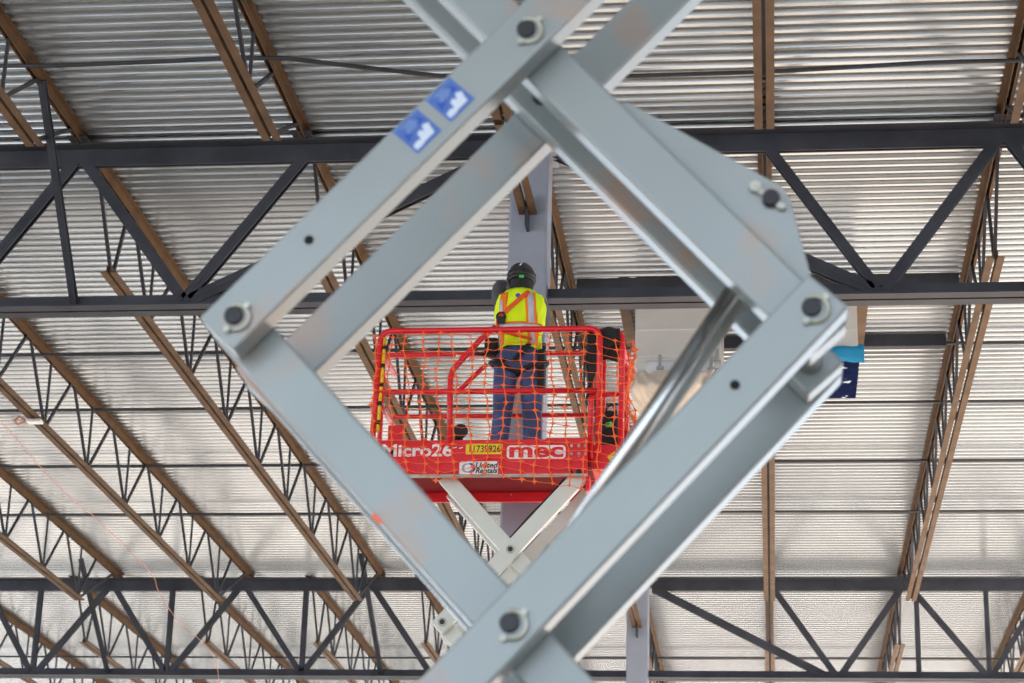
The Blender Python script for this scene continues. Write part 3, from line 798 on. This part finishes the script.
# harness strap across the back, dorsal ring and leg loops
def sb(x, z, off=.012): return vs(th_at(x, z), z, off)
hs = MB(); n_ = 12; pa = [(.066-.172*(k/n_), 1.315-.185*(k/n_)) for k in range(n_+1)]
vsx = []
for (x, z) in pa:
    vsx.append((sb(x-.010, z+.012), sb(x+.010, z-.012)))
bmv = [[hs.bm.verts.new(a), hs.bm.verts.new(b)] for a, b in vsx]
for k in range(n_): hs.bm.faces.new((bmv[k][0], bmv[k+1][0], bmv[k+1][1], bmv[k][1]))
hn = hs.build('harness', M['harness'], pr, solid=.006)
MB().tube([sb(-.105,1.15,.02), sb(-.135,1.10,.015), sb(-.135,1.02,.012)], .012, 6).build('webbing', M['harness'], hn)
MB().tube([sb(-.10,1.02,.016), sb(-.02,.985,.016), sb(.09,.955,.016)], .011, 6).build('webbing', M['harness'], hn)
c = sb(-.102, 1.118, .03); MB().tube([(c.x+.028*math.cos(k*math.pi/8), c.y-.004*math.sin(k), c.z+.034*math.sin(k*math.pi/8)) for k in range(16)], .008, 8, closed=True).build('dorsal_ring', M['pin'], hn)
MB().box(c.x-.026, c.x+.03, c.y-.018, c.y+.01, c.z-.05, c.z+.0).build('buckle', M['black'], hn, bevel=.006)
for s in (-1, 1):
    ring = []
    for k in range(20):
        a = k*math.pi/10; ring.append(pp(s*.092+.106*math.cos(a), .004+.112*math.sin(a), .775+.045*math.cos(a)*s+ (.015*math.sin(a))))
    MB().tube(ring, .017, 8, closed=True).build('leg_loop', M['cloth_black'], hn)
MB().tube([pp(-.02,-.118,.80), pp(.03,-.125,.86), pp(.09,-.12,.92)], .016, 8).build('rear_strap', M['cloth_black'], hn)
# tool pouches at the hips
m = MB(); q = pp(.158, -.005, .74); m.box(q.x-.018, q.x+.030, q.y-.07, q.y+.07, q.z-.14, q.z+.16); po = m.build('tool_pouch', M['cloth_black'], pr, bevel=.015)
MB().tube([pp(.18,-.03,.95), pp(.178,-.03,.86)], .013, 8).build('tool_handle', M['black'], po)
m = MB(); q = pp(-.19, -.03, .925); m.box(q.x-.045, q.x+.05, q.y-.06, q.y+.05, q.z-.06, q.z+.06); po = m.build('tool_pouch', M['cloth_black'], pr, bevel=.02)
MB().tube([pp(-.22,-.06,.86), pp(-.29,-.06,.875), pp(-.32,-.06,.885)], [.012,.016,.010], 8).build('tool_handle', M['black'], po)
MB().tube([pp(-.20,-.06,.85), pp(-.14,-.11,.81), pp(-.08,-.12,.80)], .015, 8).build('strap', M['cloth_black'], po)
# helmet, with brim ridge, decals and the hood below it
hc = (0.0, .035, 1.468)
def dome(u, v):
    a = u*2*math.pi; e = v*math.pi/2
    return pp(hc[0]+.097*math.cos(e)**.8*math.cos(a), hc[1]+.122*math.cos(e)**.8*math.sin(a), hc[2]+.106*math.sin(e))
m = MB(); m.grid(dome, 36, 12, True); hel = m.build('helmet', M['helmet'], pr, solid=.004)
m = MB(); m.grid(lambda u, v: pp(hc[0]+(.097+.006*v)*math.cos(u*2*math.pi), hc[1]+(.122+.02*v+(.05*v if math.sin(u*2*math.pi) > .3 else 0)*math.sin(u*2*math.pi))*math.sin(u*2*math.pi), hc[2]-.002-.010*v), 36, 2, True); m.build('brim', M['helmet'], hel, solid=.005)
m = MB(); m.grid(lambda u, v: pp(hc[0]+(.101-.012*v)*math.cos(u*2*math.pi), hc[1]+(.128-.012*v)*math.sin(u*2*math.pi), hc[2]+.022-.055*v), 36, 4, True); m.build('headband', M['black'], hel, solid=.006)
def hd(x, e): # point on the back of the dome
    c = math.cos(e)**.8; a = math.acos(max(-1, min(1, x/(.094*c)))); return pp(x, hc[1]-.126*c*math.sin(a), hc[2]+.109*math.sin(e))
m = MB(); m.grid(lambda u, v: hd(.012-.010*u+.011*(v-.5), 1.15-.62*u), 8, 2); m.build('white_stripe', M['white_decal'], hel, solid=.002)
p = pp(.014, hc[1]-.128, hc[2]-.034); MB().box(p.x-.017, p.x+.017, p.y-.006, p.y+.008, p.z-.012, p.z+.008).build('green_sticker', M['green'], hel, bevel=.003)
m = MB(); m.grid(lambda u, v: hd(-.075+.028*u, .18+.12*v), 4, 2); m.build('faded_sticker', M['harness'], hel, solid=.002)
m = MB(); g = m.grid(lambda u, v: pp((.074+.010*v+.004*(1-v)**2)*math.cos(u*2*math.pi), .04+(.098+.006*v-.03*(1-v)**2)*math.sin(u*2*math.pi)+.01*(1-v), 1.352+.112*v), 28, 8, True); m.build('hood', M['cloth_black'], pr, solid=.006)
